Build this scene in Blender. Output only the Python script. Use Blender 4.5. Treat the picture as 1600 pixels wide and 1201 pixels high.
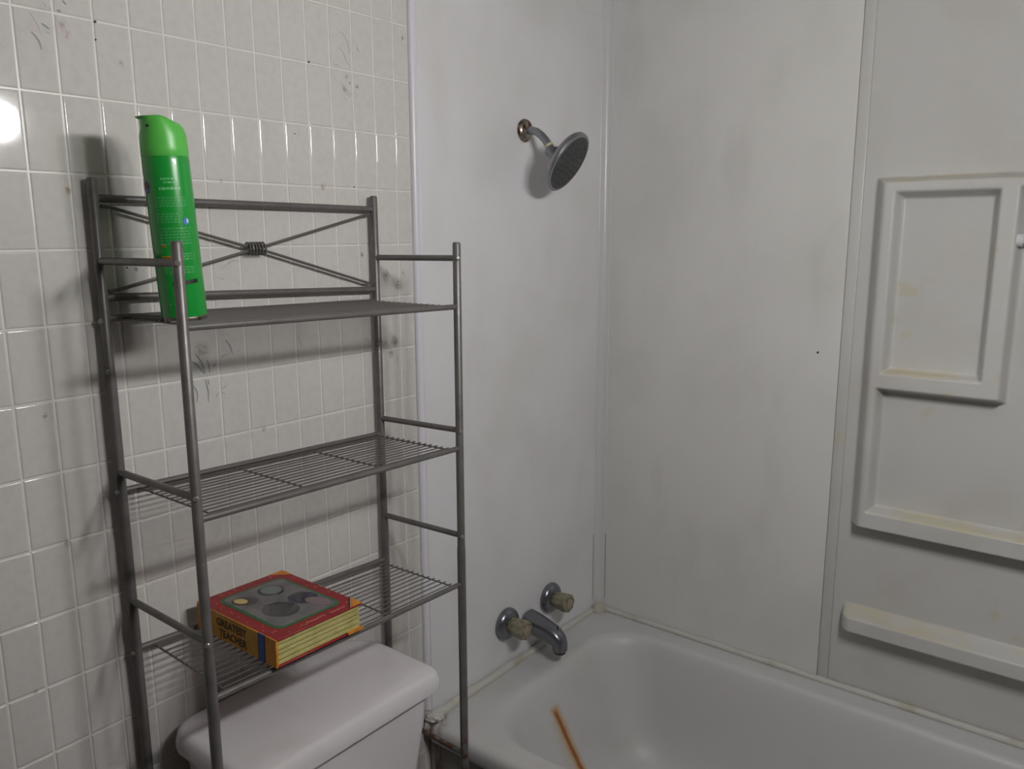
import bpy, bmesh, math, random
from math import sin, cos, pi, radians, sqrt
from mathutils import Vector, Matrix, noise as mnoise

for o in list(bpy.data.objects): bpy.data.objects.remove(o, do_unlink=True)
scene = bpy.context.scene
COL = scene.collection
random.seed(7)

# ------------------------------------------------------------------ camera
# World: corner of the two walls at x=0,y=0. Tiled wall = plane y=0 (room at y<0),
# long tub wall = plane x=0 (room at x<0), floor z=0.  Metres.
cam_d = bpy.data.cameras.new('camera'); cam = bpy.data.objects.new('camera', cam_d); COL.objects.link(cam)
CYAW, CPITCH, CROLL = radians(51.59), radians(-10.59), radians(-0.19)
cf = Vector((sin(CYAW)*cos(CPITCH), cos(CYAW)*cos(CPITCH), sin(CPITCH)))
cr0 = Vector((cos(CYAW), -sin(CYAW), 0)); cu0 = cr0.cross(cf)
cr = cr0*cos(CROLL) + cu0*sin(CROLL); cu = -cr0*sin(CROLL) + cu0*cos(CROLL)
cam.matrix_world = Matrix(((cr.x, cu.x, -cf.x, -1.9901), (cr.y, cu.y, -cf.y, -1.2473), (cr.z, cu.z, -cf.z, 1.5295), (0, 0, 0, 1)))
cam_d.sensor_width = 36; cam_d.lens = 28.36; cam_d.clip_start = 0.02
scene.camera = cam

# ------------------------------------------------------------------ world, exposure
w = bpy.data.worlds.new('world'); scene.world = w; w.use_nodes = True
w.node_tree.nodes['Background'].inputs[0].default_value = (0.5, 0.5, 0.52, 1)
w.node_tree.nodes['Background'].inputs[1].default_value = 0.02
scene.view_settings.view_transform = 'Standard'; scene.view_settings.look = 'None'
scene.view_settings.gamma = 1.0; scene.view_settings.use_curve_mapping = False
scene.view_settings.exposure = 0.0
BULB_STRENGTH = 131.0
BULB_Y, BULB_Z = -1.33, 1.845
BULB_X = (-1.045, -1.185, -1.325)
BULB_R = .048

# ------------------------------------------------------------------ helpers
def srgb(r, g, b):
    f = lambda c: (c/255/12.92) if c/255 <= .04045 else ((c/255+.055)/1.055)**2.4
    return (f(r), f(g), f(b), 1)

def obj(name, me, m=None, parent=None):
    if isinstance(me, bmesh.types.BMesh):
        bm = me; me = bpy.data.meshes.new(name)
        bmesh.ops.recalc_face_normals(bm, faces=bm.faces)
        for f in bm.faces: f.smooth = True
        for e in bm.edges:
            if len(e.link_faces) == 2 and e.calc_face_angle(0) > radians(38): e.smooth = False
        bm.to_mesh(me); bm.free()
    if m is not None and not me.materials: me.materials.append(m)
    o = bpy.data.objects.new(name, me); COL.objects.link(o)
    if parent is not None: o.parent = parent
    return o

def tag(o, label, cat, group=None):
    o['label'] = label; o['category'] = cat
    if group: o['group'] = group
    return o

def struct(o): o['kind'] = 'structure'; return o

def thing(name, label, cat, loc=(0, 0, 0), group=None):
    o = bpy.data.objects.new(name, None); COL.objects.link(o); o.location = loc
    o.empty_display_size = .05
    return tag(o, label, cat, group)

def local(bm, root):       # move world-space bmesh into root's local space (roots are only translated)
    bmesh.ops.translate(bm, verts=bm.verts, vec=-Vector(root.location)); return bm

def box(bm, a, b, bev=0, seg=2):
    r = bmesh.ops.create_cube(bm, size=1)
    vs = r['verts']
    for v in vs:
        v.co = Vector((a[i] + (v.co[i]+.5)*(b[i]-a[i]) for i in range(3)))
    if bev:
        es = list({e for v in vs for e in v.link_edges})
        bmesh.ops.bevel(bm, geom=es, offset=bev, segments=seg, affect='EDGES', profile=.5)
    return bm

def newbox(a, b, bev=0, seg=2): return box(bmesh.new(), a, b, bev, seg)

def frames(pts):
    n = len(pts); T = []
    for i in range(n):
        t = (pts[min(i+1, n-1)] - pts[max(i-1, 0)]); T.append(t.normalized())
    up = Vector((0, 0, 1)) if abs(T[0].z) < .9 else Vector((1, 0, 0))
    N = (up - T[0]*up.dot(T[0])).normalized(); out = []
    for t in T:
        N = (N - t*N.dot(t)); N.normalize()
        out.append((t, N, t.cross(N)))
    return out

def tube(bm, pts, r, seg=10, cap=True):
    pts = [Vector(p) for p in pts]; F = frames(pts); rings = []
    for i, (p, (t, n, b)) in enumerate(zip(pts, F)):
        rr = r[i] if isinstance(r, (list, tuple)) else r
        rings.append([bm.verts.new(p + n*cos(2*pi*k/seg)*rr + b*sin(2*pi*k/seg)*rr) for k in range(seg)])
    skin(bm, rings)
    if cap: bm.faces.new(rings[0][::-1]); bm.faces.new(rings[-1])
    return bm

def skin(bm, rings, closed=True):
    for a, b in zip(rings, rings[1:]):
        n = len(a)
        for k in range(n if closed else n-1):
            bm.faces.new((a[k], a[(k+1) % n], b[(k+1) % n], b[k]))

def lathe(prof, mat=None, seg=32, bm=None, mod=None):
    bm = bm or bmesh.new(); rings = []
    for r, h in prof:
        ring = []
        for k in range(seg):
            a = 2*pi*k/seg; rr = r*(mod(a, h) if mod else 1)
            v = Vector((rr*cos(a), rr*sin(a), h)); ring.append(bm.verts.new(mat @ v if mat else v))
        rings.append(ring)
    skin(bm, rings); bm.faces.new(rings[0][::-1]); bm.faces.new(rings[-1])
    return bm

def axis_mat(origin, direction):
    q = Vector((0, 0, 1)).rotation_difference(Vector(direction).normalized())
    return Matrix.Translation(origin) @ q.to_matrix().to_4x4()

def rrect(x0, x1, y0, y1, r, nc=8, ns=6):
    """rounded rectangle outline, counter-clockwise; r = radius or 4 radii (x1y1, x0y1, x0y0, x1y0)"""
    if not isinstance(r, (list, tuple)): r = (r,)*4
    cs = [(x1-r[0], y1-r[0], r[0], 0), (x0+r[1], y1-r[1], r[1], pi/2), (x0+r[2], y0+r[2], r[2], pi), (x1-r[3], y0+r[3], r[3], 1.5*pi)]
    pts = []
    for i, (cx, cy, rr, a0) in enumerate(cs):
        arc = [(cx+rr*cos(a0+pi/2*k/nc), cy+rr*sin(a0+pi/2*k/nc)) for k in range(nc+1)]
        nx = cs[(i+1) % 4]; st = (nx[0]+nx[2]*cos(nx[3]), nx[1]+nx[2]*sin(nx[3]))
        pts += arc
        e = arc[-1]
        for k in range(1, ns): pts.append((e[0]+(st[0]-e[0])*k/ns, e[1]+(st[1]-e[1])*k/ns))
    return pts

def smooth01(x):
    x = max(0., min(1., x)); return x*x*(3-2*x)

# ------------------------------------------------------------------ materials
def mat(name, color, rough=.5, metal=0., spec=.5, noise=None, bump=None, coat=0., trans=0., emis=None, rand=0.):
    m = bpy.data.materials.new(name); m.use_nodes = True
    nt = m.node_tree; N = nt.nodes; L = nt.links; p = N['Principled BSDF']
    p.inputs['Base Color'].default_value = color; p.inputs['Roughness'].default_value = rough
    p.inputs['Metallic'].default_value = metal; p.inputs['Specular IOR Level'].default_value = spec
    p.inputs['Coat Weight'].default_value = coat; p.inputs['Transmission Weight'].default_value = trans
    if emis: p.inputs['Emission Color'].default_value = emis[0]; p.inputs['Emission Strength'].default_value = emis[1]
    tc = N.new('ShaderNodeTexCoord'); m['tc'] = tc.name
    out = None
    if noise:                      # (scale, color2, lo, hi, detail)
        n = N.new('ShaderNodeTexNoise'); n.inputs['Scale'].default_value = noise[0]; n.inputs['Detail'].default_value = noise[4] if len(noise) > 4 else 4
        g = N.new('ShaderNodeNewGeometry'); L.new(g.outputs['Position'], n.inputs['Vector'])
        mr = N.new('ShaderNodeMapRange'); mr.inputs[1].default_value = noise[2]; mr.inputs[2].default_value = noise[3]; mr.interpolation_type = 'SMOOTHSTEP'
        L.new(n.outputs['Fac'], mr.inputs[0])
        mx = N.new('ShaderNodeMix'); mx.data_type = 'RGBA'; mx.inputs[6].default_value = color; mx.inputs[7].default_value = noise[1]
        L.new(mr.outputs[0], mx.inputs[0]); L.new(mx.outputs[2], p.inputs['Base Color']); out = mx.outputs[2]
    if bump:                       # (scale, strength, distance)
        n2 = N.new('ShaderNodeTexNoise'); n2.inputs['Scale'].default_value = bump[0]; n2.inputs['Detail'].default_value = 3
        g2 = N.new('ShaderNodeNewGeometry'); L.new(g2.outputs['Position'], n2.inputs['Vector'])
        bp = N.new('ShaderNodeBump'); bp.inputs['Strength'].default_value = bump[1]; bp.inputs['Distance'].default_value = bump[2]
        L.new(n2.outputs['Fac'], bp.inputs['Height']); L.new(bp.outputs['Normal'], p.inputs['Normal'])
    return m

def layer(m, color, fac_builder):
    """mix another colour over the base colour; fac_builder(nt) returns a socket 0..1"""
    nt = m.node_tree; p = nt.nodes['Principled BSDF']; inp = p.inputs['Base Color']
    mx = nt.nodes.new('ShaderNodeMix'); mx.data_type = 'RGBA'
    if inp.links: nt.links.new(inp.links[0].from_socket, mx.inputs[6])
    else: mx.inputs[6].default_value = inp.default_value
    mx.inputs[7].default_value = color
    nt.links.new(fac_builder(nt), mx.inputs[0]); nt.links.new(mx.outputs[2], inp)

def nmath(nt, op, a, b=None, c=None):
    n = nt.nodes.new('ShaderNodeMath'); n.operation = op
    for i, x in enumerate((a, b, c)):
        if x is None: continue
        if isinstance(x, (int, float)): n.inputs[i].default_value = x
        else: nt.links.new(x, n.inputs[i])
    return n.outputs[0]

def nrange(nt, x, a, b, c=0., d=1.):
    n = nt.nodes.new('ShaderNodeMapRange'); n.interpolation_type = 'SMOOTHSTEP'
    nt.links.new(x, n.inputs[0])
    for i, v in enumerate((a, b, c, d)): n.inputs[i+1].default_value = v
    return n.outputs[0]

def npos(nt):
    g = nt.nodes.new('ShaderNodeNewGeometry'); s = nt.nodes.new('ShaderNodeSeparateXYZ')
    nt.links.new(g.outputs['Position'], s.inputs[0]); return s.outputs[0], s.outputs[1], s.outputs[2], g

def nnoise(nt, scale, detail=3, vec=None, stretch=None):
    n = nt.nodes.new('ShaderNodeTexNoise'); n.inputs['Scale'].default_value = scale; n.inputs['Detail'].default_value = detail
    g = nt.nodes.new('ShaderNodeNewGeometry'); v = g.outputs['Position']
    if stretch:
        mp = nt.nodes.new('ShaderNodeMapping'); mp.inputs['Scale'].default_value = stretch
        nt.links.new(v, mp.inputs[0]); v = mp.outputs[0]
    nt.links.new(v, n.inputs['Vector']); return n.outputs['Fac']

M = {}
M['tile'] = mat('glazed_tile', srgb(208, 205, 201), .065, noise=(70, srgb(203, 199, 195), .35, .75, 6), bump=(220, .02, .001))
M['grout'] = mat('grout', srgb(226, 223, 218), .3, noise=(25, srgb(212, 207, 198), .45, .8))
M['panel'] = mat('surround_plastic', srgb(222, 221, 224), .34, noise=(3.5, srgb(213, 212, 210), .4, .75), bump=(6, .12, .004))
M['panel_wall'] = mat('surround_plastic_long', srgb(216, 215, 212), .34, noise=(3.0, srgb(206, 205, 201), .45, .75, 5), bump=(5, .15, .004))
M['trim'] = mat('trim_plastic', srgb(208, 206, 208), .3)
M['rib'] = mat('edge_rib_plastic', srgb(222, 219, 226), .3)
M['dirty'] = mat('dirty_seam', srgb(158, 149, 126), .8)
M['tub'] = mat('tub_enamel', srgb(198, 197, 197), .44, noise=(6, srgb(190, 188, 184), .5, .8))
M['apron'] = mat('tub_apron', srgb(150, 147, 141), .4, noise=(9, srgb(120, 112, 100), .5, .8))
M['caulk'] = mat('caulk', srgb(196, 194, 187), .6, noise=(14, srgb(176, 169, 148), .5, .75), bump=(120, .4, .003))
M['porcelain'] = mat('porcelain', srgb(214, 209, 212), .14, noise=(12, srgb(208, 203, 203), .5, .8))
M['rack'] = mat('pewter_paint', srgb(116, 113, 111), .42, metal=.4, noise=(40, srgb(106, 103, 101), .4, .7))
M['wire'] = mat('pewter_wire', srgb(108, 105, 102), .45, metal=.4)
M['screw'] = mat('screw_steel', srgb(160, 158, 155), .3, metal=.6)
M['rust_metal'] = mat('rusty_chrome', srgb(150, 142, 132), .3, metal=.8, noise=(60, srgb(88, 52, 36), .46, .58))
M['satin'] = mat('satin_grey_metal', srgb(150, 151, 156), .32, metal=.75)
M['face'] = mat('shower_face_rubber', srgb(56, 58, 59), .5, noise=(40, srgb(72, 74, 73), .5, .8))
M['chrome'] = mat('dull_chrome', srgb(128, 130, 137), .28, metal=.85)
M['acrylic'] = mat('yellowed_acrylic', srgb(150, 144, 120), .25, trans=.2, noise=(70, srgb(122, 114, 88), .4, .7))
M['black'] = mat('black_plastic', srgb(26, 24, 24), .5)
M['tape'] = mat('thread_tape', srgb(196, 190, 150), .6)
M['paint'] = mat('wall_paint', srgb(80, 75, 70), .7)
M['ceiling'] = mat('ceiling_paint', srgb(128, 125, 121), .8)
M['floor'] = mat('vinyl_floor', srgb(86, 76, 66), .45, noise=(14, srgb(74, 66, 57), .4, .7))
M['can'] = mat('can_green', srgb(28, 148, 56), .28, coat=.3)
M['cap'] = mat('cap_green', srgb(90, 188, 78), .36)
M['canmetal'] = mat('can_rim_metal', srgb(120, 112, 104), .4, metal=.8, noise=(90, srgb(92, 66, 46), .5, .6))
M['print_pale'] = mat('print_pale_green', srgb(66, 160, 88), .3, coat=.3)
M['print_white'] = mat('print_white', srgb(112, 194, 126), .3, coat=.3)
M['print_yellow'] = mat('print_yellow', srgb(164, 160, 40), .35)
M['print_red'] = mat('print_red', srgb(150, 60, 40), .4)
M['print_blue'] = mat('print_blue', srgb(70, 122, 196), .35)
M['print_light'] = mat('print_light_blue', srgb(190, 214, 236), .35)
M['print_purple'] = mat('print_purple', srgb(96, 84, 150), .35)
M['print_black'] = mat('print_black', srgb(26, 34, 28), .4)
M['red'] = mat('book_red', srgb(148, 30, 38), .45, noise=(60, srgb(132, 26, 33), .4, .7))
M['gold'] = mat('book_gold', srgb(208, 160, 84), .45)
M['orange'] = mat('book_orange', srgb(212, 140, 40), .45, noise=(50, srgb(200, 122, 30), .4, .7))
M['spine'] = mat('book_spine_yellow', srgb(208, 152, 50), .45, noise=(45, srgb(188, 124, 36), .4, .75))
M['bluebook'] = mat('book_blue', srgb(36, 88, 164), .45)
M['maroon'] = mat('book_maroon', srgb(70, 24, 46), .5)
M['greenbook'] = mat('book_green', srgb(44, 104, 58), .45)
M['pages'] = mat('page_edges', srgb(192, 183, 120), .7, noise=(70, srgb(172, 162, 98), .4, .7))
M['pages_dark'] = mat('page_joint', srgb(160, 146, 84), .8)
M['ink'] = mat('spine_ink', srgb(50, 34, 18), .6)
M['script'] = mat('script_ink', srgb(206, 150, 130), .5)
M['photo_grey'] = mat('photo_print', srgb(116, 113, 112), .25, noise=(30, srgb(98, 95, 100), .35, .7))
M['photo_cream'] = mat('photo_cream', srgb(196, 178, 108), .3)
M['photo_dark'] = mat('photo_dark', srgb(84, 54, 48), .3)
M['photo_tan'] = mat('photo_tan', srgb(150, 138, 118), .3)
M['photo_blue'] = mat('photo_blue', srgb(98, 102, 128), .3)
M['photo_teal'] = mat('photo_teal', srgb(112, 122, 120), .3)
M['photo_pink'] = mat('photo_pink', srgb(126, 106, 110), .3)
M['photo_shadow'] = mat('photo_shadow', srgb(108, 104, 107), .3)
M['brass'] = mat('fixture_metal', srgb(200, 196, 188), .25, metal=.9)
M['bulb'] = mat('bulb_glow', (1, 1, 1, 1), .4, emis=((1, .992, .985, 1), BULB_STRENGTH))
M['st0'] = mat('motif_grey', srgb(180, 177, 172), .2)
M['st1'] = mat('motif_blue_grey', srgb(148, 155, 154), .2)
M['st2'] = mat('motif_teal', srgb(178, 186, 181), .2)
M['speck'] = mat('dark_speck', srgb(70, 64, 58), .7)

# dirt with its own shape: yellowed soap film and rust
def stain_ledge(nt):
    x, y, z, g = npos(nt)
    sn = nt.nodes.new('ShaderNodeSeparateXYZ'); nt.links.new(g.outputs['Normal'], sn.inputs[0])
    up = nrange(nt, sn.outputs[2], .35, .75)
    n = nrange(nt, nnoise(nt, 9, 5, stretch=(1, .6, 1)), .38, .62)
    return nmath(nt, 'MULTIPLY', nmath(nt, 'MULTIPLY', up, n), .55)
def stain_blotch(nt):
    x, y, z, g = npos(nt)
    n = nrange(nt, nnoise(nt, 13, 4), .60, .70)
    zone = nrange(nt, nnoise(nt, 3.1, 2), .5, .6)
    return nmath(nt, 'MULTIPLY', nmath(nt, 'MULTIPLY', n, zone), .40)
def grime(nt):
    n = nrange(nt, nnoise(nt, 4.5, 5, stretch=(1.4, 1.4, .55)), .52, .74)
    return nmath(nt, 'MULTIPLY', n, .30)
def line_stain(x0, z0, x1, z1, width, zt, zb, strength, ymin):
    def f(nt):
        x, y, z, g = npos(nt)
        t = nmath(nt, 'DIVIDE', nmath(nt, 'SUBTRACT', z0, z), z0-z1)
        xc = nmath(nt, 'ADD', nmath(nt, 'MULTIPLY', t, x1-x0), x0)
        wob = nmath(nt, 'MULTIPLY', nmath(nt, 'SUBTRACT', nnoise(nt, 30, 2), .5), .008)
        d = nmath(nt, 'ABSOLUTE', nmath(nt, 'ADD', nmath(nt, 'SUBTRACT', x, xc), wob))
        a = nrange(nt, d, width*.25, width, 1, 0)
        a = nmath(nt, 'MULTIPLY', a, nrange(nt, z, zt-.012, zt+.004, 1, 0))
        a = nmath(nt, 'MULTIPLY', a, nrange(nt, z, zb, zb+.03, 0, 1))
        a = nmath(nt, 'MULTIPLY', a, nrange(nt, y, ymin, ymin+.02, 0, 1))
        return nmath(nt, 'MULTIPLY', a, strength)
    return f
M['accessory'] = mat('accessory_plastic', srgb(197, 196, 193), .33, noise=(4, srgb(189, 187, 182), .45, .75), bump=(7, .08, .003))
layer(M['accessory'], srgb(196, 184, 140), stain_ledge); layer(M['accessory'], srgb(190, 176, 132), stain_blotch)
layer(M['panel_wall'], srgb(184, 183, 178), grime)
layer(M['panel'], srgb(200, 198, 192), grime)
RX0, RZ0, RX1, RZ1 = -.432, .325, -.375, .10
layer(M['tub'], srgb(186, 172, 132), line_stain(RX0-.02, RZ0, RX1-.035, RZ1, .020, RZ0-.03, .0, .28, -.42))
layer(M['tub'], srgb(186, 138, 52), line_stain(RX0, RZ0, RX1, RZ1, .0260, RZ0, .0, .72, -.42))
layer(M['tub'], srgb(142, 74, 12), line_stain(RX0+.001, RZ0-.01, RX1+.002, RZ1, .0100, RZ0-.012, .0, .85, -.42))
def rust_corner(nt):
    x, y, z, g = npos(nt)
    a = nmath(nt, 'MULTIPLY', nrange(nt, y, -.075, -.02, 0, 1), nrange(nt, x, -.73, -.70, 1, 0))
    return nmath(nt, 'MULTIPLY', a, nrange(nt, nnoise(nt, 40, 4, stretch=(1, 1, .3)), .40, .58))
for k in ('tub', 'apron'): layer(M[k], srgb(92, 60, 32), rust_corner)
def rack_rust(nt):
    x, y, z, g = npos(nt)
    a = nmath(nt, 'MULTIPLY', nrange(nt, z, .49, .53, 1, 0), nrange(nt, nnoise(nt, 45, 3), .5, .6))
    return nmath(nt, 'MULTIPLY', a, .8)
layer(M['rack'], srgb(90, 56, 34), rack_rust)

def soft_blob(name, color, strength):
    m = mat(name, color, .2); nt = m.node_tree; p = nt.nodes['Principled BSDF']
    tc = nt.nodes.new('ShaderNodeTexCoord'); vl = nt.nodes.new('ShaderNodeVectorMath'); vl.operation = 'LENGTH'
    nt.links.new(tc.outputs['Object'], vl.inputs[0])
    a = nrange(nt, vl.outputs['Value'], .1, 1., strength, 0)
    a = nmath(nt, 'MULTIPLY', a, nrange(nt, nnoise(nt, 160, 3), .3, .6))
    nt.links.new(a, p.inputs['Alpha']); return m
BL = {'pink': soft_blob('blot_pink', srgb(206, 170, 164), 0.33), 'orange': soft_blob('blot_orange', srgb(205, 178, 150), 0.44),
      'teal': soft_blob('blot_teal', srgb(172, 180, 174), 0.39), 'tan': soft_blob('blot_tan', srgb(180, 160, 140), 0.39),
      'brown': soft_blob('blot_brown', srgb(150, 134, 114), 0.44), 'rust': soft_blob('blot_rust', srgb(176, 146, 96), 0.50),
      'grey': soft_blob('blot_grey', srgb(150, 144, 132), 0.44), 'dark': soft_blob('blot_dark', srgb(96, 84, 60), 0.63)}

# ------------------------------------------------------------------ room shell
YF, XW, ZC = -1.47, -2.75, 2.40          # far wall, side wall behind camera, ceiling
struct(obj('floor', newbox((XW, YF, -.05), (0, 0, 0)), M['floor']))
struct(obj('ceiling', newbox((XW, YF, ZC), (0, 0, ZC+.05)), M['ceiling']))
wall_left = struct(obj('wall_left', newbox((XW-.05, 0, -.05), (0, .06, ZC+.05)), M['grout']))
wall_right = struct(obj('wall_right', newbox((0, YF-.05, -.05), (.06, .06, ZC+.05)), M['paint']))
struct(obj('wall_front', newbox((XW-.05, YF-.06, -.05), (0, YF, ZC+.05)), M['paint']))
struct(obj('wall_back', newbox((XW-.06, YF-.06, -.05), (XW, 0, ZC+.05)), M['paint']))

# ---- tiles: 54 x 108.6 mm pieces, proud of the grout
TW, TH, X0, Z0 = .054, .10859, -1.4995, 1.8340
GAP = .0026
def tile_mesh(w_, h_):
    bm = bmesh.new(); hw, hh = w_/2-GAP/2, h_/2-GAP/2
    rings = []
    for ins, y in ((0, 0), (.0004, -.0004), (.0012, -.0008), (.0026, -.0010)):
        rings.append([bm.verts.new((sx*(hw-ins), y, sz*(hh-ins))) for sx, sz in ((-1, -1), (1, -1), (1, 1), (-1, 1))])
    skin(bm, rings); bm.faces.new(rings[-1])
    bmesh.ops.recalc_face_normals(bm, faces=bm.faces)
    if sum(f.normal.y for f in bm.faces) > 0: bmesh.ops.reverse_faces(bm, faces=bm.faces)
    me = bpy.data.meshes.new('tile'); 
    for f in bm.faces: f.smooth = True
    for f in bm.faces:
        if abs(f.normal.y) > .99: f.smooth = False
    for ra, rb in zip(rings, rings[1:]):
        for va, vb in zip(ra, rb): bm.edges.get((va, vb)).smooth = False     # mitred corners stay crisp
    bm.to_mesh(me); bm.free(); me.materials.append(M['tile']); return me
TILE = tile_mesh(TW, TH)
XEDGE = -.757
w_last = XEDGE - (X0+13*TW); TILE_END = tile_mesh(w_last, TH)
def tile_center(c, r):
    if c == 13: return (X0+13*TW+w_last/2, 0, Z0-(r+.5)*TH)
    return (X0+(c+.5)*TW, 0, Z0-(r+.5)*TH)
seen = set()
for r in range(-2, 13):
    for c in range(-4, 14):
        if c < -3 or (r > 10 and c < 7): continue
        seen.add((c, r))
        o = bpy.data.objects.new('tile', TILE_END if c == 13 else TILE); COL.objects.link(o); o.parent = wall_left
        o.location = tile_center(c, r)
        o.rotation_euler = (random.uniform(-.0006, .0006), 0, random.uniform(-.0006, .0006))
bm = bmesh.new()
for r in range(-5, 17):
    for c in range(-23, 14):
        if (c, r) in seen: continue
        x, _, z = tile_center(c, r)
        if z+TH/2 > ZC or z-TH/2 < 0.0: continue
        before = len(bm.verts); bm.from_mesh(TILE_END if c == 13 else TILE); bm.verts.ensure_lookup_table()
        bmesh.ops.translate(bm, verts=bm.verts[before:], vec=(x, 0, z))
me = bpy.data.meshes.new('outer_tiles'); bm.to_mesh(me); bm.free(); me.materials.append(M['tile'])
ot = obj('outer_tiles', me, None, wall_left); ot['kind'] = 'stuff'

# printed grass motifs and marks on the tiles
STROKES = [(0,0.00072,[(-1.4768,1.8291),(-1.4722,1.8214),(-1.467,1.8118),(-1.4654,1.8033)]),(0,0.00072,[(-1.4582,1.8071),(-1.4521,1.8057)]),(0,0.00072,[(-1.458,1.8458),(-1.4542,1.8397)]),(0,0.00072,[(-1.4511,1.8397),(-1.4475,1.8379)]),
(1,0.00135,[(-1.4771,1.8038),(-1.4716,1.7979),(-1.4679,1.7917),(-1.4658,1.782)]),(1,0.00135,[(-1.4628,1.8169),(-1.4581,1.8147),(-1.4528,1.8113)]),(1,0.00135,[(-1.4314,1.8531),(-1.4267,1.8484)]),(1,0.00135,[(-1.4406,1.8384),(-1.4343,1.8381)]),
(0,0.00099,[(-0.9333,1.902),(-0.9204,1.893),(-0.9144,1.8799),(-0.9133,1.8629)]),(0,0.00099,[(-0.9368,1.8733),(-0.9258,1.8637),(-0.9207,1.8517),(-0.9105,1.8432)]),(0,0.00099,[(-0.9518,1.8413),(-0.9367,1.84)]),(0,0.00099,[(-0.9363,1.8122),(-0.9234,1.801),(-0.9102,1.7896)]),(0,0.00099,[(-0.9281,1.7845),(-0.9226,1.7779)]),(0,0.00099,[(-0.9295,1.7959),(-0.9143,1.7876)]),(0,0.00198,[(-0.8937,1.8804),(-0.8871,1.8729)]),(2,0.00225,[(-0.9329,1.8041),(-0.9255,1.7978)]),(2,0.00225,[(-0.8993,1.8085),(-0.8914,1.8066)]),
(1,0.00117,[(-1.214,1.3508),(-1.2056,1.3388),(-1.2025,1.3244)]),(1,0.00137,[(-1.2712,1.3334),(-1.2618,1.3178),(-1.2565,1.2979)]),(1,0.00137,[(-1.2798,1.3219),(-1.2681,1.3122),(-1.2576,1.2972)]),(1,0.00117,[(-1.2516,1.322),(-1.2485,1.3106),(-1.2476,1.2967)]),(1,0.00117,[(-1.2353,1.3126),(-1.2408,1.3068)]),(1,0.00117,[(-1.2582,1.2879),(-1.2551,1.2784),(-1.2532,1.2642),(-1.254,1.2476)]),(1,0.00117,[(-1.2523,1.2871),(-1.2511,1.2778)]),(1,0.00117,[(-1.2803,1.2812),(-1.2752,1.2722),(-1.2736,1.2628),(-1.2755,1.2512)]),(0,0.00108,[(-1.2249,1.3207),(-1.2201,1.3246),(-1.2086,1.3261)]),(0,0.00108,[(-1.2259,1.2673),(-1.2179,1.2728)]),(0,0.00108,[(-1.2271,1.2607),(-1.2212,1.2563)]),(0,0.00108,[(-1.24,1.2528),(-1.2342,1.2612)]),
(0,0.00090,[(-1.0644,1.3452),(-1.0549,1.3215)]),(0,0.00090,[(-0.8973,1.3213),(-0.8857,1.3128)]),(0,0.00090,[(-0.9333,1.4171),(-0.9261,1.4083)]),(0,0.00090,[(-0.8122,1.2766),(-0.8094,1.2607)]),(0,0.00072,[(-1.2136,1.4718),(-1.1925,1.4841),(-1.1761,1.485)]),(0,0.00072,[(-1.2201,1.4575),(-1.2062,1.4535)])]
def ribbon(pts, wd, y):
    bm = bmesh.new(); P = [Vector((a, 0, b)) for a, b in pts]; Q = []
    n = 4*(len(P)-1)
    for i in range(n+1):           # Catmull-Rom
        u = i/n*(len(P)-1); k = min(int(u), len(P)-2); t = u-k
        p0, p1, p2, p3 = P[max(k-1, 0)], P[k], P[k+1], P[min(k+2, len(P)-1)]
        Q.append(.5*((2*p1)+(p2-p0)*t+(2*p0-5*p1+4*p2-p3)*t*t+(3*p1-p0-3*p2+p3)*t**3))
    A, B = [], []
    for i, q in enumerate(Q):
        t = (Q[min(i+1, n)]-Q[max(i-1, 0)]).normalized(); s = Vector((-t.z, 0, t.x))
        ww = wd*(.35+.65*sin(pi*min(1, max(0, i/n*.9+.05))))
        A.append(bm.verts.new(q+s*ww+Vector((0, y, 0)))); B.append(bm.verts.new(q-s*ww+Vector((0, y, 0))))
    for i in range(n): bm.faces.new((A[i], A[i+1], B[i+1], B[i]))
    return bm
for c_, w_, pts in STROKES: obj('printed_grass_blade', ribbon(pts, w_*1.15, -.0013), M['st%d' % c_], wall_left)
DISC = bpy.data.meshes.new('mark')
DISC.from_pydata([(cos(2*pi*k/20), 0, sin(2*pi*k/20)) for k in range(20)], [], [list(range(20))])
BLOBS = [(-1.4356,1.8200,.0099,'pink'),(-1.4303,1.8080,.0088,'pink'),(-.9206,1.8229,.0055,'pink'),(-.9133,1.8123,.0044,'orange'),(-.8960,1.8100,.0066,'teal'),(-.9265,1.8002,.0077,'teal'),(-1.2592,1.3369,.020,'tan'),(-.8175,1.3065,.015,'brown'),(-.8296,1.2820,.012,'brown'),(-1.3547,1.7803,.0055,'rust'),(-1.5137,1.2720,.0055,'rust'),(-1.5698,.8576,.0044,'rust'),(-1.5025,1.0714,.0066,'rust'),(-1.4494,1.5933,.0066,'rust'),(-.9886,1.6168,.0066,'rust'),(-.8989,1.4888,.0055,'rust'),(-.7713,1.9175,.0044,'rust'),(-.7877,1.4503,.0044,'rust'),(-1.1482,1.1801,.0055,'rust'),(-1.2015,1.6174,.0033,'rust'),(-.8017,1.4242,.0170,'grey'),(-.835,1.445,.0150,'grey'),(-1.3598,1.4773,.0044,'dark')]
for x, z, r, c_ in BLOBS:
    me = DISC.copy(); me.materials.append(BL[c_]); o = obj('faded_print' if c_ in ('pink', 'orange', 'teal', 'tan') else 'stain_mark', me, None, wall_left)
    o.location = (x, -.0016, z); o.scale = (r, 1, r*(1.5 if c_ == 'rust' else 1.1))
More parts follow.
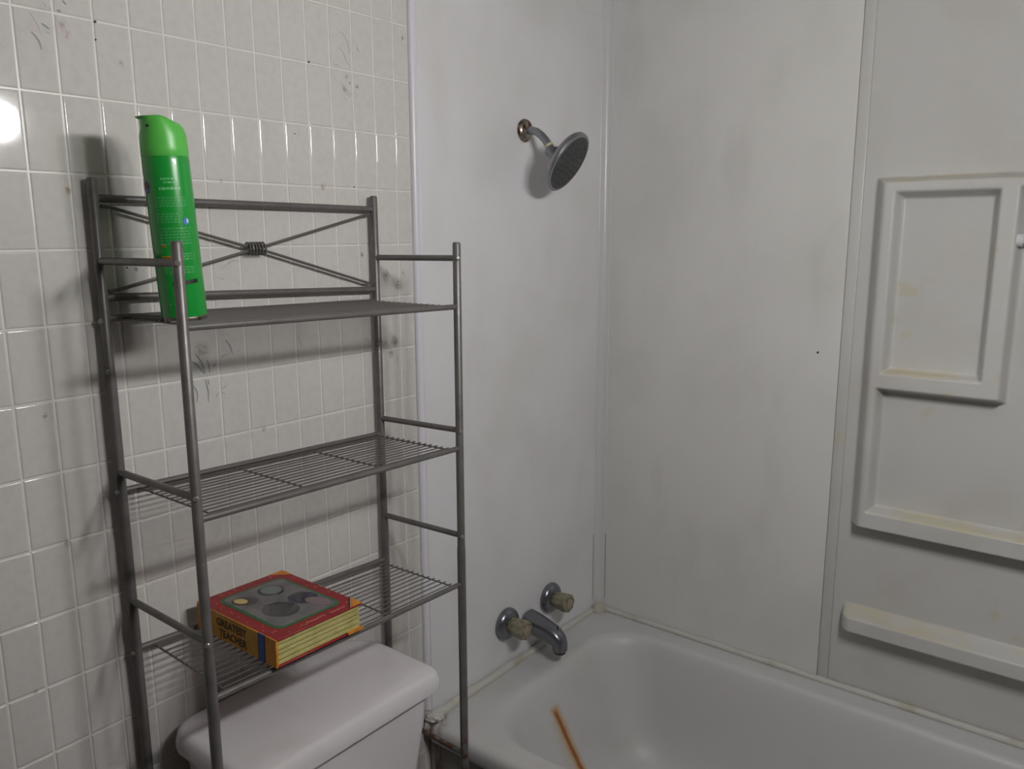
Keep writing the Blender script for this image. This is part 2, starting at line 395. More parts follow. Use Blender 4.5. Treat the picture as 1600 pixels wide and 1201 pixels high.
for x, z in ((-1.3881,1.8332),(-1.3896,1.8085),(-1.0077,1.836),(-1.0467,1.7076),(-.912,1.6199),(-1.3737,1.4798)):
    r = .0020 if z > 1.82 else .0013
    obj('nail_hole_plug', lathe([(r, 0), (r, .0012), (r*.5, .0018)], axis_mat((x, -.0005, z), (.05, -1, 0)), 8), M['speck'], wall_left)

# ------------------------------------------------------------------ tub surround panels
t = thing('surround_panel', 'plain white plastic panel carrying the shower head and taps', 'wall panel', (-.38, 0, .40))
obj('panel', local(newbox((-.735, -.0055, .40), (-.018, 0, 2.34), .001, 1), t), M['panel'], t)
rib = bmesh.new()
tube(rib, [(-.749, -.003, .42), (-.749, -.003, 2.34)], .0085, 12)
box(rib, (-.757, -.004, .40), (-.731, 0, 2.34), .001, 1)
obj('edge_rib', local(rib, t), M['rib'], t)
arc = [(-.156, -.0055, 2.125)] + [(-.132+.0-.02*cos(a), -.0055, 2.115-.02*sin(a)) for a in (0.1, .5, .9, 1.3)] + [(-.09, -.0055, 2.0985), (-.02, -.0055, 2.101)]
obj('top_seam', local(tube(bmesh.new(), arc, .0011, 6), t), M['panel_wall'], t)
t = thing('surround_panel', 'smooth grey-white plastic panel between the corner and the seam', 'wall panel', (0, -.34, .40))
obj('panel', local(newbox((-.0045, -.6750, .40), (0, -.018, 2.34), .001, 1), t), M['panel_wall'], t)
obj('nail_hole_plug', local(lathe([(.0028, 0), (.0028, .0012), (.001, .002)], axis_mat((-.0045, -.6232, 1.243), (-1, 0, 0)), 8), t), M['speck'], t)
# corner cove strip
bm = bmesh.new(); A, B = [], []
prof = [(-.030, -.0056), (-.028, -.0085), (-.022, -.0095), (-.0150, -.0125), (-.0110, -.0170), (-.0085, -.0235), (-.0075, -.0290), (-.0046, -.0310)]
rings = [[bm.verts.new((x, y, z)) for x, y in prof] for z in (.403, 2.34)]
skin(bm, rings, False)
o = struct(obj('trim_1', bm, M['trim']))
obj('dirty_seam', newbox((-.0325, -.0062, .43), (-.0300, -.0050, .640)), M['dirty'], o)
obj('dirty_seam', newbox((-.0056, -.0330, .43), (-.0042, -.0312, .640)), M['dirty'], o)
# seam strip
bm = newbox((-.0075, -.7015, .40), (0, -.6762, 2.34), .0022, 2)
o = struct(obj('trim_2', bm, M['accessory']))
obj('dirty_seam', newbox((-.0049, -.6764, .42), (-.0030, -.6750, 2.34)), M['dirty'], o)

# ---- accessory panel: one moulded sheet with compartments and ledges
t = thing('accessory_panel', 'moulded white plastic tub panel with recessed shelves and soap ledge', 'wall panel', (0, -1.08, .40))
YM = -1.10
def ramp(d, w): return smooth01(d/w)                        # 0 outside .. 1 inside
def depth(y, z):
    if y < YM: y = 2*YM - y                                   # mirrored about the panel's middle
    d = 0.
    # raised block
    a = ramp(-.727-y, .040); a = 1-(1-a)**1.6
    m_ = min(a, ramp(1.652-z, .016), ramp(z-.832, .011))
    d = .050*m_
    # upper compartment
    c1 = min(ramp(-.779-y, .011), ramp(y+.984, .019), ramp(1.619-z, .017), ramp(z-1.2135, .008))
    # open lower compartment + middle bay
    c2 = min(ramp(-.771-y, .012), ramp(1.181-z, .016), ramp(z-.880, .009))
    c3 = min(ramp(-1.014-y, .012), ramp(1.622-z, .015), ramp(z-.880, .009))
    c = max(c1, c2, c3)
    d = min(d, .050 - .047*c) if c > 0 else d
    # soap ledge
    e = min(ramp(z-.560, .012), ramp(.626-z, .020)); s = -.728-y
    if s > 0:
        k = min(1., s/.030); e *= sqrt(max(0, 1-(1-k)**2))
        d = max(d, .050*e)
    return d
ys = [-.7016-.0031*i for i in range(int((1.4665-.7016)/.0031)+1)]
zs = [.40, .45, .50, .535] + [.545+.0031*i for i in range(int((1.668-.545)/.0031)+1)] + [1.70, 1.8, 2.0, 2.2, 2.34]
verts = [(-.002-depth(y, z), y+1.08, z-.40) for z in zs for y in ys]; ny = len(ys)
faces = [(j*ny+i, j*ny+i+1, (j+1)*ny+i+1, (j+1)*ny+i) for j in range(len(zs)-1) for i in range(ny-1)]
me = bpy.data.meshes.new('moulded_sheet'); me.from_pydata(verts, [], faces)
for p in me.polygons: p.use_smooth = True
sheet = obj('moulded_sheet', me, M['accessory'], t)
if me.polygons[0].normal.x > 0: me.flip_normals()
obj('towel_bar', local(tube(bmesh.new(), [(-.036, -1.012, 1.513), (-.036, -1.188, 1.513)], .0085, 14), t), M['trim'], t)
for y in (-1.0225, -1.1775):
    obj('bar_socket', local(tube(bmesh.new(), [(-.036, y-.006, 1.513), (-.036, y+.006, 1.513)], .0135, 16), t), M['trim'], t)

# ------------------------------------------------------------------ bathtub
TX0, TX1, TY0, TY1, TZ = -.765, -.004, -1.465, -.004, .395
tub = thing('bathtub', 'white enamel bathtub with a rust streak below the spout', 'bathtub', (-.385, -.735, 0))
bm = bmesh.new(); NC, NS = 10, 14
def ring(x0, x1, y0, y1, r, z): return [bm.verts.new((x, y, z)) for x, y in rrect(x0, x1, y0, y1, r, NC, NS)]
R = []
for ins, z in ((.010, .350), (.002, .352), (0, .358), (0, .378), (.003, .388), (.010, .394), (.020, .396)):
    R.append(ring(TX0+ins, TX1, TY0, TY1, .004, z))
IX0, IX1, IY0, IY1 = -.690, -.085, -1.33, -.118
rad = (.13, .15, .17, .17)
for (a, z) in ((-.040, .3955), (-.022, .3965), (-.012, .3955), (-.004, .391), (.002, .383), (.008, .370), (.016, .345), (.028, .300), (.040, .250), (.052, .200), (.066, .150), (.082, .112), (.105, .085), (.135, .070), (.175, .063), (.22, .060)):
    ex = a*1.0; ends = a*1.25; far = a*2.2 if a > 0 else a
    rr = [max(.03, q-a*.35) for q in rad]
    R.append(ring(IX0+ex, IX1-ex*.75, IY0+far, IY1-ends, rr, z))
skin(bm, R); bm.faces.new(R[-1])
obj('basin', local(bm, tub), M['tub'], tub)
ap = newbox((TX0+.022, TY0, 0), (TX0+.045, TY1, .356), .004, 2)
obj('apron', local(ap, tub), M['apron'], tub)
def caulk_line(p0, p1, r0, r1, seed):
    n = 60; P, Rr = [], []
    for i in range(n+1):
        q = Vector(p0).lerp(Vector(p1), i/n); k = mnoise.noise(Vector((i*.35, seed, 0)))
        q.z += .003*k; P.append(q); Rr.append((r0+(r1-r0)*i/n)*(1+.22*k))
    return tube(bmesh.new(), P, Rr, 10)
obj('caulk_bead', local(caulk_line((-.748, -.0185, .402), (-.02, -.0125, .399), .0130, .0075, 1.3), tub), M['caulk'], tub)
obj('caulk_bead', local(caulk_line((-.0115, -.02, .401), (-.0115, -1.45, .402), .008, .009, 4.1), tub), M['caulk'], tub)
lump = bmesh.new(); bmesh.ops.create_icosphere(lump, subdivisions=3, radius=1)
for v in lump.verts:
    k = 1+.35*mnoise.noise(v.co*2.3)
    v.co = Vector((-.742+v.co.x*.020*k, -.020+v.co.y*.022*k, .404+v.co.z*.013*k))
obj('caulk_lump', local(lump, tub), M['caulk'], tub)
lump = bmesh.new(); bmesh.ops.create_icosphere(lump, subdivisions=3, radius=1)
for v in lump.verts: v.co = Vector((-.028+v.co.x*.022, -.026+v.co.y*.020, .402+v.co.z*.020))
obj('caulk_lump', local(lump, tub), M['caulk'], tub)

# ------------------------------------------------------------------ shower
t = thing('shower_head', 'grey round shower head on a bent arm with rusty wall flange', 'shower head', (-.374, 0, 1.775))
obj('wall_flange', local(lathe([(.0265, 0), (.0275, .004), (.025, .009), (.018, .013), (.012, .014)], axis_mat((-.374, -.0055, 1.775), (0, -1, 0)), 28), t), M['rust_metal'], t)
n = Vector((.15, -.83, -.53)).normalized()
c0 = Vector((-.3725, -.088, 1.7205))
P = [Vector((-.374, -.010, 1.7745)), Vector((-.374, -.030, 1.7735)), Vector((-.374, -.045, 1.769)), Vector((-.3738, -.058, 1.760)), Vector((-.3735, -.070, 1.7485)), Vector((-.373, -.080, 1.735)), c0]
obj('arm', local(tube(bmesh.new(), P, .0095, 14), t), M['satin'], t)
d_ = (P[5]-P[4]).normalized()
obj('thread_tape', local(tube(bmesh.new(), [P[5]-d_*.002, P[5]+d_*.004], .0103, 14), t), M['tape'], t)
ax = axis_mat(c0, n)
obj('swivel_nut', local(lathe([(.0115, -.012), (.0135, -.010), (.0145, .004), (.0175, .006), (.0175, .016), (.015, .018)], ax, 24), t), M['satin'], t)
obj('head', local(lathe([(.016, .014), (.022, .022), (.040, .030), (.060, .0345), (.0715, .038), (.0752, .043), (.0755, .049), (.0735, .0535), (.069, .0545)], ax, 48), t), M['satin'], t)
obj('spray_face', local(lathe([(.0675, .0535), (.0668, .0556), (.060, .0562), (.001, .0566)], ax, 48), t), M['face'], t)
nz = bmesh.new()
for rr, kk in ((.012, 6), (.026, 12), (.040, 18), (.054, 24)):
    for k in range(kk):
        a = 2*pi*k/kk; q = ax @ Vector((rr*cos(a), rr*sin(a), .0558))
        lathe([(.0017, 0), (.0012, .0022)], axis_mat(q, n), 6, nz)
fo = obj('nozzles', local(nz, t), M['face'], t); fo['kind'] = 'stuff'

# ------------------------------------------------------------------ taps
def knob(name, label, x, z):
    t = thing(name, label, 'tap', (x, 0, z), 'acrylic tub taps')
    ax = axis_mat((x, -.0055, z), (0, -1, 0))
    obj('escutcheon', local(lathe([(.0405, 0), (.0430, .004), (.0425, .010), (.0385, .017), (.0310, .0215), (.0220, .0240), (.018, .025)], ax, 40), t), M['chrome'], t)
    fl = lambda a, h: 1+.05*cos(8*a)
    obj('knob_grip', local(lathe([(.0165, .020), (.021, .023), (.0225, .032), (.0245, .052), (.0255, .063), (.0245, .070), (.018, .0725), (.016, .071), (.001, .071)], ax, 64, None, fl), t), M['acrylic'], t)
    obj('knob_cap', local(lathe([(.0135, .070), (.0135, .0725), (.010, .0738)], ax, 24), t), M['photo_tan'], t)
knob('tap_handle', 'yellowed clear acrylic tap knob nearer the shelf, overlapping the spout', -.456, .522)
knob('tap_handle', 'yellowed clear acrylic tap knob nearer the room corner', -.2605, .522)
t = thing('tub_spout', 'dull chrome tub spout between the two tap knobs', 'spout', (-.36, 0, .49))
bm = bmesh.new(); rings = []
for y, z, hw, hh, tilt in ((-.0055, .494, .030, .0285, .16), (-.03, .490, .0295, .028, .18), (-.06, .484, .0275, .0265, .20), (-.085, .4785, .0250, .0250, .22), (-.100, .4735, .0235, .0240, .30), (-.110, .466, .0220, .0215, .75), (-.114, .455, .0210, .0190, 1.3), (-.1145, .440, .0200, .0180, 1.57)):
    axv = Vector((0, -cos(tilt), -sin(tilt))); upv = Vector((0, -sin(tilt), cos(tilt)))
    rg = []
    for k in range(28):
        a = 2*pi*k/28; ca, sa = cos(a), sin(a); e = .75
        rg.append(bm.verts.new(Vector((-.36, y, z)) + Vector((1, 0, 0))*hw*math.copysign(abs(ca)**e, ca) + upv*hh*math.copysign(abs(sa)**e, sa)))
    rings.append(rg)
skin(bm, rings); bm.faces.new(rings[0]); bm.faces.new(rings[-1])
obj('spout_body', local(bm, t), M['chrome'], t)
obj('outlet', local(lathe([(.0155, 0), (.0165, .004), (.0165, .010)], axis_mat((-.36, -.1145, .4325), (0, 0, 1)), 20), t), M['black'], t)
obj('diverter_pin', local(tube(bmesh.new(), [(-.36, -.107, .488), (-.36, -.107, .508)], .0016, 8), t), M['black'], t)

# ------------------------------------------------------------------ toilet
t = thing('toilet', 'white porcelain toilet with its tank under the wire rack', 'toilet', (-1.18, -.25, 0))
def loft(rows, nc=8, ns=5, cap=True):
    bm = bmesh.new(); rr = []
    for x0, x1, y0, y1, r, z in rows: rr.append([bm.verts.new((x, y, z)) for x, y in rrect(x0, x1, y0, y1, r, nc, ns)])
    skin(bm, rr)
    if cap: bm.faces.new(rr[0][::-1]); bm.faces.new(rr[-1])
    return bm
LX0, LX1, LY0, LY1 = -1.392, -.966, -.272, -.022
def lidrow(i, z): return (LX0+i, LX1-i, LY0+i, LY1-i, (max(.02, .085-i), max(.015, .045-i*.6), max(.012, .026-i*.4), max(.012, .026-i*.4)), z)
obj('tank_lid', local(loft([lidrow(.012, .677), lidrow(.005, .6785), lidrow(.001, .682), lidrow(0, .690), lidrow(.0015, .700), lidrow(.0045, .7110), lidrow(.009, .7165), lidrow(.016, .7190), lidrow(.04, .7200), lidrow(.08, .7205)]), t), M['porcelain'], t)
def tk(i, z): return (LX0+.016+i, LX1-.016-i, LY0+.016+i*.5, LY1-.01, .03, z)
obj('tank', local(loft([tk(.05, .36), tk(.042, .38), tk(.025, .50), tk(.008, .62), tk(.003, .6775)]), t), M['porcelain'], t)
def bw(w_, y0, y1, z): return (-1.18-w_, -1.18+w_, y0, y1, min(w_*.95, .17), z)
obj('bowl', local(loft([bw(.115, -.58, -.14, 0), bw(.11, -.57, -.14, .05), bw(.10, -.55, -.14, .16), bw(.13, -.63, -.13, .27), bw(.175, -.70, -.10, .35), bw(.185, -.72, -.08, .385)], 12), t), M['porcelain'], t)
obj('seat_lid', local(loft([bw(.185, -.725, -.285, .386), bw(.19, -.73, -.285, .395), bw(.19, -.73, -.285, .418), bw(.18, -.72, -.29, .426)], 12), t), M['porcelain'], t)

# ------------------------------------------------------------------ wire rack over the toilet
XL, XR, YB, YR = -1.4227, -0.8785, -0.018, -0.2375
rack = thing('storage_rack', 'pewter metal over-toilet rack with three wire shelves', 'shelf rack', ((XL+XR)/2, (YB+YR)/2, 0))
rk = lambda bm: local(bm, rack)
PR = .0075
def screw(p, d, part):
    bm = lathe([(.0042, 0), (.0042, .0016), (.0030, .0028), (.001, .0030)], axis_mat(p, d), 12)
    obj('screw', rk(bm), M['screw'], part)
def post(x, y, top, joint, screws):
    bm = bmesh.new()
    tube(bm, [(x, y, .002), (x, y, joint-.012), (x, y, joint), (x, y, joint+.004), (x, y, top-.003), (x, y, top)], [.0083, .0083, .0080, PR, PR, PR*.75], 16)
    p = obj('post', rk(bm), M['rack'], rack)
    for z in screws:
        screw(Vector((x, y, z)) + Vector((-.55, -.84, 0)).normalized()*PR*.93, (-.55, -.84, 0), p)
    return p
post(XL, YB, 1.6118, 1.323, (1.326,))
post(XL, YR, 1.5217, 0.9243, (1.4927, 1.1707, 0.9523))
post(XR, YB, 1.6035, 0.9347, (1.3106,))
post(XR, YR, 1.5145, 0.9243, (1.4855, 1.1594, 0.9481))
for z in (1.4027, 1.1366, 0.8653):       # small bolt heads on the outer side of the left back post
    screw((XL-PR*.9, YB-.002, z), (-1, -.2, 0), rack.children[0])
for x, zs_ in ((XL, ((1.4917, 1.4927), (1.1672, 1.1697), (0.9539, 0.9533), (0.4791, 0.4791))), (XR, ((1.4835, 1.4855), (1.1544, 1.1604), (0.9437, 0.9491), (0.4791, 0.4739)))):
    for zb, zf in zs_:
        obj('side_rail', rk(tube(bmesh.new(), [(x, YB, zb), (x, YB-.012, zb), (x, YR+.012, zf), (x, YR, zf)], [.0048, .0056, .0056, .0048], 12)), M['rack'], rack)
for zl, zr in ((1.5824, 1.5777), (1.4374, 1.4207)):
    obj('brace_rail', rk(tube(bmesh.new(), [(XL, YB, zl), (XL+.012, YB, zl), (XR-.012, YB, zr), (XR, YB, zr)], [.0048, .0058, .0058, .0048], 12)), M['rack'], rack)
CX, CZ = -1.1534, 1.5052
for (xa, za, xb, zb) in ((XL+.010, 1.5714, CX-.022, CZ+.005), (XL+.010, 1.4462, CX-.022, CZ-.005), (XR-.010, 1.5673, CX+.022, CZ+.005), (XR-.010, 1.4327, CX+.022, CZ-.005)):
    mx_ = CX+(CX-xb)*.2
    obj('brace_wire', rk(tube(bmesh.new(), [(xa, YB, za), (xa+(xb-xa)*.06, YB, za+(zb-za)*.03), (xb, YB, zb), (CX, YB, CZ+(.003 if zb > CZ else -.003))], .0026, 8)), M['wire'], rack)
hel = [(CX-.018+.036*i/160, YB+.0070*cos(2*pi*6*i/160), CZ+.0105*sin(2*pi*6*i/160)) for i in range(161)]
obj('brace_coil', rk(tube(bmesh.new(), hel, .0016, 6)), M['wire'], rack)
CROSS = (-1.3957, -1.229, -1.0685, -0.9008)
NW = 14
def shelf(zbl, zbr, zfl, zfr):
    def zat(x, y):
        u = (x-XL)/(XR-XL); v = (y-YB)/(YR-YB)
        return (zbl*(1-u)+zbr*u)*(1-v) + (zfl*(1-u)+zfr*u)*v
    fr = bmesh.new()
    tube(fr, [(XL, YB, zbl), (XR, YB, zbr)], .0052, 12); tube(fr, [(XL, YR, zfl), (XR, YR, zfr)], .0050, 12)
    s = obj('shelf', rk(fr), M['rack'], rack)
    for k in range(NW):
        y = YB+(YR-YB)*(k+.8)/(NW+.6)
        xa, xb = CROSS[0]-.004, CROSS[3]+.004
        obj('wire', rk(tube(bmesh.new(), [(xa, y, zat(xa, y)+.0022), (xb, y, zat(xb, y)+.0022)], .0013, 6)), M['wire'], s)
    for x in CROSS:
        obj('cross_wire', rk(tube(bmesh.new(), [(x, YB, zat(x, YB)-.0003), (x, YR, zat(x, YR)-.0003)], .0017, 6)), M['wire'], s)
    return zat
z_top = shelf(1.4061, 1.3959, 1.4073, 1.3965)
shelf(1.137, 1.1215, 1.1379, 1.1256)
z_low = shelf(0.8695, 0.8446, 0.8639, 0.8491)

# ------------------------------------------------------------------ aerosol can
CB = Vector((-1.3677, -0.1475, z_top(-1.3677, -0.1475)+.0036))
can = thing('aerosol_can', 'green aerosol air freshener can standing on the top wire shelf', 'spray can', CB)
can.scale = (1.035, 1.035, 1.035)
can.rotation_euler = (0, radians(-2.7), 0)
RC = .0302
obj('base_rim', lathe([(.0278, 0), (.0294, .0005), (.0300, .003), (.0294, .0055), (.0285, .006)], None, 40), M['canmetal'], can)
body = obj('body', lathe([(.0293, .0045), (RC, .007), (RC, .213), (.0297, .2185), (.0288, .222)], None, 56), M['can'], can)
# camera-facing direction on the can (angle about its axis)
TH0 = math.atan2(-1.2473-CB.y, -1.9901-CB.x)
capb = bmesh.new(); rings = []
LEFT = TH0 - pi/2        # image-left side of the can = nozzle side
for h, k in ((.2190, 1.0), (.2195, 1.012), (.230, 1.01), (.246, 1.0), (.256, .985), (.2625, .965), (.2670, .93), (.2700, .86), (.2712, .70), (.2712, .35)):
    rg = []
    for i in range(56):
        a = 2*pi*i/56; side = cos(a-LEFT)          # +1 nozzle side, -1 back side
        rr = .0297*k
        back = smooth01((-side+.15)/1.15); hh = h
        if h > .246:
            u = (h-.246)/.0252
            rr *= 1 - back*.30*u**1.7
            hh = h - back*.007*u*u
            front = smooth01((side-.35)/.65)
            rr += front*(.0297*.985-rr)*(1 if k > .8 else .45) + front*(.0024 if .2690 < h < .2705 else 0) - front*(.0022 if .250 < h < .268 else 0)
        rg.append(capb.verts.new((rr*cos(a), rr*sin(a), hh)))
    rings.append(rg)
skin(capb, rings); capb.faces.new(rings[0][::-1]); capb.faces.new(rings[-1])
cap = obj('cap', capb, M['cap'], can)
q = axis_mat(Vector((cos(TH0-.62)*.0297, sin(TH0-.62)*.0297, .2575)), (cos(TH0-.62), sin(TH0-.62), 0))
obj('black_fleck', lathe([(.0017, -.001), (.0017, .0008), (.001, .001)], q, 8), M['black'], cap)
def patch(name, a0, a1, z0, z1, m, off=.0003, slant=0.):
    """curved print on the can; a = image-space fraction -1 (left) .. 1 (right), z above base"""
    t0, t1 = math.asin(max(-1, min(1, a0))), math.asin(max(-1, min(1, a1)))
    nseg = max(2, int(abs(t1-t0)/.12)+1); bm = bmesh.new(); A, B = [], []
    for i in range(nseg+1):
        th = TH0 + t0+(t1-t0)*i/nseg; r = RC+off; dz = slant*i/nseg
        A.append(bm.verts.new((r*cos(th), r*sin(th), z0+dz))); B.append(bm.verts.new((r*cos(th), r*sin(th), z1+dz)))
    for i in range(nseg): bm.faces.new((A[i], A[i+1], B[i+1], B[i]))
    return obj(name, bm, m, body)
rnd = random.Random(3)
def textline(a0, a1, z, h, m, off=.0003):
    a = a0
    while a < a1:
        wd = rnd.uniform(.05, .17); patch('printed_line', a, min(a1, a+wd), z, z+h, m, off); a += wd+.035
textline(-.30, .28, .1885, .0024, M['print_white']); textline(-.20, .25, .1840, .0024, M['print_white']); textline(-.42, .45, .1755, .0034, M['print_white'])
for z in (.1640, .1605, .1570, .1535): textline(-.62, .62, z, .0024, M['print_pale'])
for z in (.1430, .1395, .1360, .1325): textline(-.62, .30, z, .0024, M['print_pale'])
for z in (.1240, .1200, .1160, .1120, .1080, .1040): textline(-.60, .66, z, .0022, M['print_pale'])
for z in (.0900, .0865, .0830): textline(.10, .70, z, .0024, M['print_pale'])
for z in (.0720, .0685, .0650): textline(-.60, .68, z, .0024, M['print_pale'])
patch('yellow_print', -.62, -.40, .1010, .1042, M['print_yellow']); textline(-.60, -.42, .1018, .0016, M['print_red'], .0006)
patch('yellow_print', -.64, -.08, .0855, .0890, M['print_yellow']); textline(-.62, -.10, .0863, .0018, M['print_red'], .0006)
patch('black_code_bar', -.32, .72, .0480, .0535, M['print_black'], .0005, .0035)
textline(-.05, .05, .0500, .001, M['print_pale'], .0008)
def roundpatch(name, ac, zc, ra, rz, m, off, drop=False):
    bm = bmesh.new(); vs = []
    for k in range(20):
        a = 2*pi*k/20; u, v = cos(a), sin(a)
        if drop and v > 0: u *= (1-v)**.6*1.0; v *= 1.35
        th = TH0+math.asin(ac)+u*ra/RC
        vs.append(bm.verts.new(((RC+off)*cos(th), (RC+off)*sin(th), zc+v*rz)))
    bm.faces.new(vs); return obj(name, bm, m, body)
roundpatch('droplet_print', .52, .1340, .0042, .0048, M['print_blue'], .0005, True)
roundpatch('droplet_glint', .58, .1345, .0016, .0032, M['print_light'], .0008)
roundpatch('round_emblem', -.93, .1795, .0085, .0085, M['print_purple'], .0005)
roundpatch('round_emblem', -.93, .1820, .0045, .0040, M['print_red'], .0008)
for k in range(3):
    roundpatch('recycling_mark', -.52+.035*cos(2*pi*k/3+.5), .0215+.0035*sin(2*pi*k/3+.5), .0011, .0018, M['print_pale'], .0005)

# ------------------------------------------------------------------ keepsake box shaped like a book
BX0, BX1, BY0, BY1, BZ, BT = -1.3222, -1.1493, -0.2541, -0.0346, 0.87, .0471
bk = thing('book_box', 'red and yellow book-shaped photo box lettered on its spine, on the lowest shelf', 'book', ((BX0+BX1)/2, (BY0+BY1)/2, BZ))
bk.rotation_euler = (0, radians(1.2), radians(.6))
bl = lambda bm: local(bm, bk)
CT = .0035
cover = obj('top_cover', bl(newbox((BX0, BY0, BZ+BT-CT), (BX1, BY1, BZ+BT), .0008, 1)), M['red'], bk)
bcover = obj('bottom_cover', bl(newbox((BX0, BY0, BZ), (BX1, BY1, BZ+CT), .0008, 1)), M['red'], bk)
spine = obj('spine', bl(newbox((BX0-.0012, BY0+.0005, BZ+.0004), (BX0+.003, BY1-.0005, BZ+BT-.0006), .0008, 1)), M['spine'], bk)
zc_ = BZ+CT
hs = (.0060, .0022, .0070, .0020, .0050, .0024, .0066, .0020, .0069)
for k, h in enumerate(hs):         # ridged page edges: proud leaves and recessed darker joints
    ins = .0032 if k % 2 == 0 else .0062
    obj('page_layer' if k % 2 == 0 else 'page_joint', bl(newbox((BX0+.002, BY0+ins, zc_), (BX1-ins-.001, BY1-ins, zc_+h), .0006, 1)), M['pages' if k % 2 == 0 else 'pages_dark'], bk); zc_ += h
ZT = BZ+BT
def flat(name, pts, z, m, parent, th=.0006):
    bm = bmesh.new(); a = [bm.verts.new((x, y, z)) for x, y in pts]; b = [bm.verts.new((x, y, z+th)) for x, y in pts]
    skin(bm, [a, b]); bm.faces.new(a[::-1]); bm.faces.new(b); return obj(name, bl(bm), m, parent)
def octo(ix, iy, ch, r=.006):
    return rrect(BX0+ix, BX1-ix, BY0+iy, BY1-iy, ch, 5, 2)
flat('green_border', octo(.0215, .0245, .016), ZT, M['greenbook'], cover)
pane = flat('picture', octo(.0265, .0295, .014), ZT+.0005, M['photo_grey'], cover)
def ell(cx, cy, rx, ry, rot=0, n=24):
    return [(cx+rx*cos(2*pi*k/n)*cos(rot)-ry*sin(2*pi*k/n)*sin(rot), cy+rx*cos(2*pi*k/n)*sin(rot)+ry*sin(2*pi*k/n)*cos(rot)) for k in range(n)]
UX = lambda u: BX0+(BX1-BX0)*u
UY = lambda v: BY0+(BY1-BY0)*v       # v=0 front, 1 back(wall)
for nm, u, v, rx, ry, m_, z_ in (('photo_tan_patch', .30, .70, .017, .021, 'photo_tan', .0011), ('photo_disc', .255, .725, .0125, .0165, 'photo_dark', .0015), ('photo_disc', .255, .725, .0090, .0125, 'photo_cream', .0019),
        ('photo_patch', .60, .72, .022, .024, 'photo_pink', .0011), ('photo_patch', .605, .725, .017, .018, 'photo_teal', .0015), ('photo_patch', .70, .42, .024, .026, 'photo_blue', .0011), ('photo_patch', .74, .28, .014, .024, 'photo_pink', .0015), ('photo_patch', .40, .38, .028, .032, 'photo_shadow', .0011), ('photo_patch', .46, .58, .022, .012, 'photo_shadow', .0015)):
    flat(nm, ell(UX(u), UY(v), rx, ry, .3), ZT+z_-.0004, M[m_], cover, .0004)
# gold dots round the red frame
for k in range(46):
    side = k % 4; s = rnd.uniform(.06, .94); o_ = rnd.uniform(.006, .017)
    x, y = ((BX0+o_, UY(s)), (UX(s), BY1-o_), (BX1-o_, UY(s)), (UX(s), BY0+o_))[side]
    if (side == 3 and s > .42) or (side in (1, 2) and s > .84): continue
    flat('gold_dot', ell(x, y, .0011, .0011, 0, 8), ZT, M['gold'], cover, .0004)
# orange corner protectors on the wall-side and right corners
c_ = .030
flat('corner_patch', [(BX1, BY1), (BX1-c_, BY1), (BX1, BY1-c_)], ZT, M['orange'], cover, .0005)
flat('corner_patch', [(BX1, BY0), (BX1, BY0+c_*.9), (BX1-c_*.75, BY0)], ZT, M['orange'], cover, .0005)
flat('corner_stripe', [(BX1, BY0+c_*.9+.0012), (BX1, BY0+c_*.9+.0036), (BX1-c_*.75-.0034, BY0), (BX1-c_*.75-.0011, BY0)], ZT, M['photo_cream'], cover, .0005)
flat('corner_stripe', [(BX1, BY0+c_*.9+.0052), (BX1, BY0+c_*.9+.0080), (BX1-c_*.75-.0076, BY0), (BX1-c_*.75-.0050, BY0)], ZT, M['maroon'], cover, .0005)
flat('corner_patch', [(BX0, BY1), (BX0, BY1-.012), (BX0+.012, BY1)], ZT, M['orange'], cover, .0005)
obj('corner_wrap', bl(newbox((BX1-.032, BY0-.0006, BZ-.0002), (BX1+.0004, BY0+.006, BZ+CT+.0004))), M['orange'], bcover)
obj('corner_wrap_line', bl(newbox((BX1-.0355, BY0-.0006, BZ-.0002), (BX1-.0335, BY0+.006, BZ+CT+.0004))), M['maroon'], bcover)
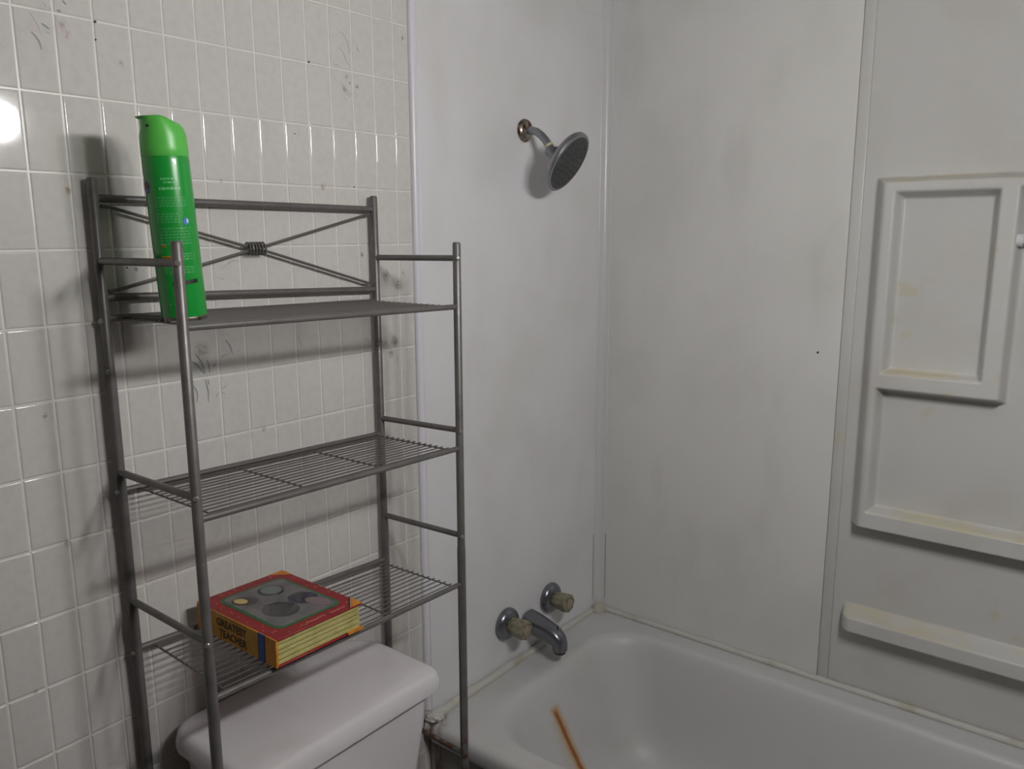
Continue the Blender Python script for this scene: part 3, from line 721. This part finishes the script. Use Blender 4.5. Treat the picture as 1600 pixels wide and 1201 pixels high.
# spine bands (y runs towards the camera = right in view)
def band(name, y0, y1, m_, th=.0006): obj(name, bl(newbox((BX0-.0012-th, y0, BZ+.0005), (BX0+.001, y1, BZ+BT-.0007))), M[m_], spine)
band('spine_band', BY0+.0285, BY0+.0470, 'maroon', .0004); band('spine_band', BY0+.0310, BY0+.0445, 'bluebook', .0008)
band('spine_end', BY0+.0008, BY0+.0283, 'orange', .0003)
band('spine_band', BY1-.0390, BY1-.0355, 'maroon', .0004); band('spine_end', BY1-.0353, BY1-.0008, 'orange', .0003)
def lettering(txt, yc, zc, size, sx):
    cu_ = bpy.data.curves.new('lettering', 'FONT'); cu_.body = txt; cu_.size = size; cu_.align_x = 'CENTER'; cu_.align_y = 'CENTER'; cu_.extrude = .0003; cu_.offset = .00025
    tmp = bpy.data.objects.new('lettering', cu_); COL.objects.link(tmp)
    dg = bpy.context.evaluated_depsgraph_get(); me = bpy.data.meshes.new_from_object(tmp.evaluated_get(dg))
    bpy.data.objects.remove(tmp, do_unlink=True)
    # text x -> -y (rightwards as seen from the left), text y -> z
    for v in me.vertices:
        x, y, z = v.co; v.co = Vector((BX0-.0014-z, yc-x*sx, zc+y)) - Vector(bk.location)
    return obj('lettering', me, M['ink'], spine)
lettering('GREATEST', UY(.545), BZ+.0308, .0180, .98)
lettering('TEACHER', UY(.53), BZ+.0128, .0180, .98)
# illegible gold handwriting along the front edge of the cover
def scribble(x0, x1, y, amp, loops, m_, name):
    pts = [(x0+(x1-x0)*i/(loops*10)+amp*.45*sin(2*pi*i/10), y+amp*cos(2*pi*i/10)*(.6+.4*sin(i*.53)), ZT+.0003) for i in range(loops*10+1)]
    obj(name, bl(tube(bmesh.new(), pts, .00045, 5)), M[m_], cover)
scribble(UX(.37), UX(.60), BY0+.0105, .0030, 6, 'script', 'handwriting'); scribble(UX(.65), UX(.84), BY0+.0105, .0026, 5, 'script', 'handwriting')
obj('frame_nick', bl(newbox((UX(.985), UY(.47), ZT-.001), (UX(1.0)+.0006, UY(.52), ZT+.0006))), M['photo_tan'], cover)

# ------------------------------------------------------------------ vanity light on the opposite wall (the room's lamp)
vl = thing('vanity_light', 'three-globe vanity light bar on the wall facing the tiles', 'wall lamp', (BULB_X[1], YF, BULB_Z))
obj('backplate', local(newbox((BULB_X[2]-.10, YF, BULB_Z-.05), (BULB_X[0]+.10, YF+.025, BULB_Z+.05), .006, 2), vl), M['brass'], vl)
for x in BULB_X:
    obj('socket', local(lathe([(.030, 0), (.030, .03), (.022, .06), (.020, .090)], axis_mat((x, YF+.02, BULB_Z), (0, 1, 0)), 24), vl), M['brass'], vl)
    bm = bmesh.new(); bmesh.ops.create_uvsphere(bm, u_segments=24, v_segments=14, radius=BULB_R)
    bmesh.ops.translate(bm, verts=bm.verts, vec=(x, BULB_Y, BULB_Z))
    obj('bulb', local(bm, vl), M['bulb'], vl)
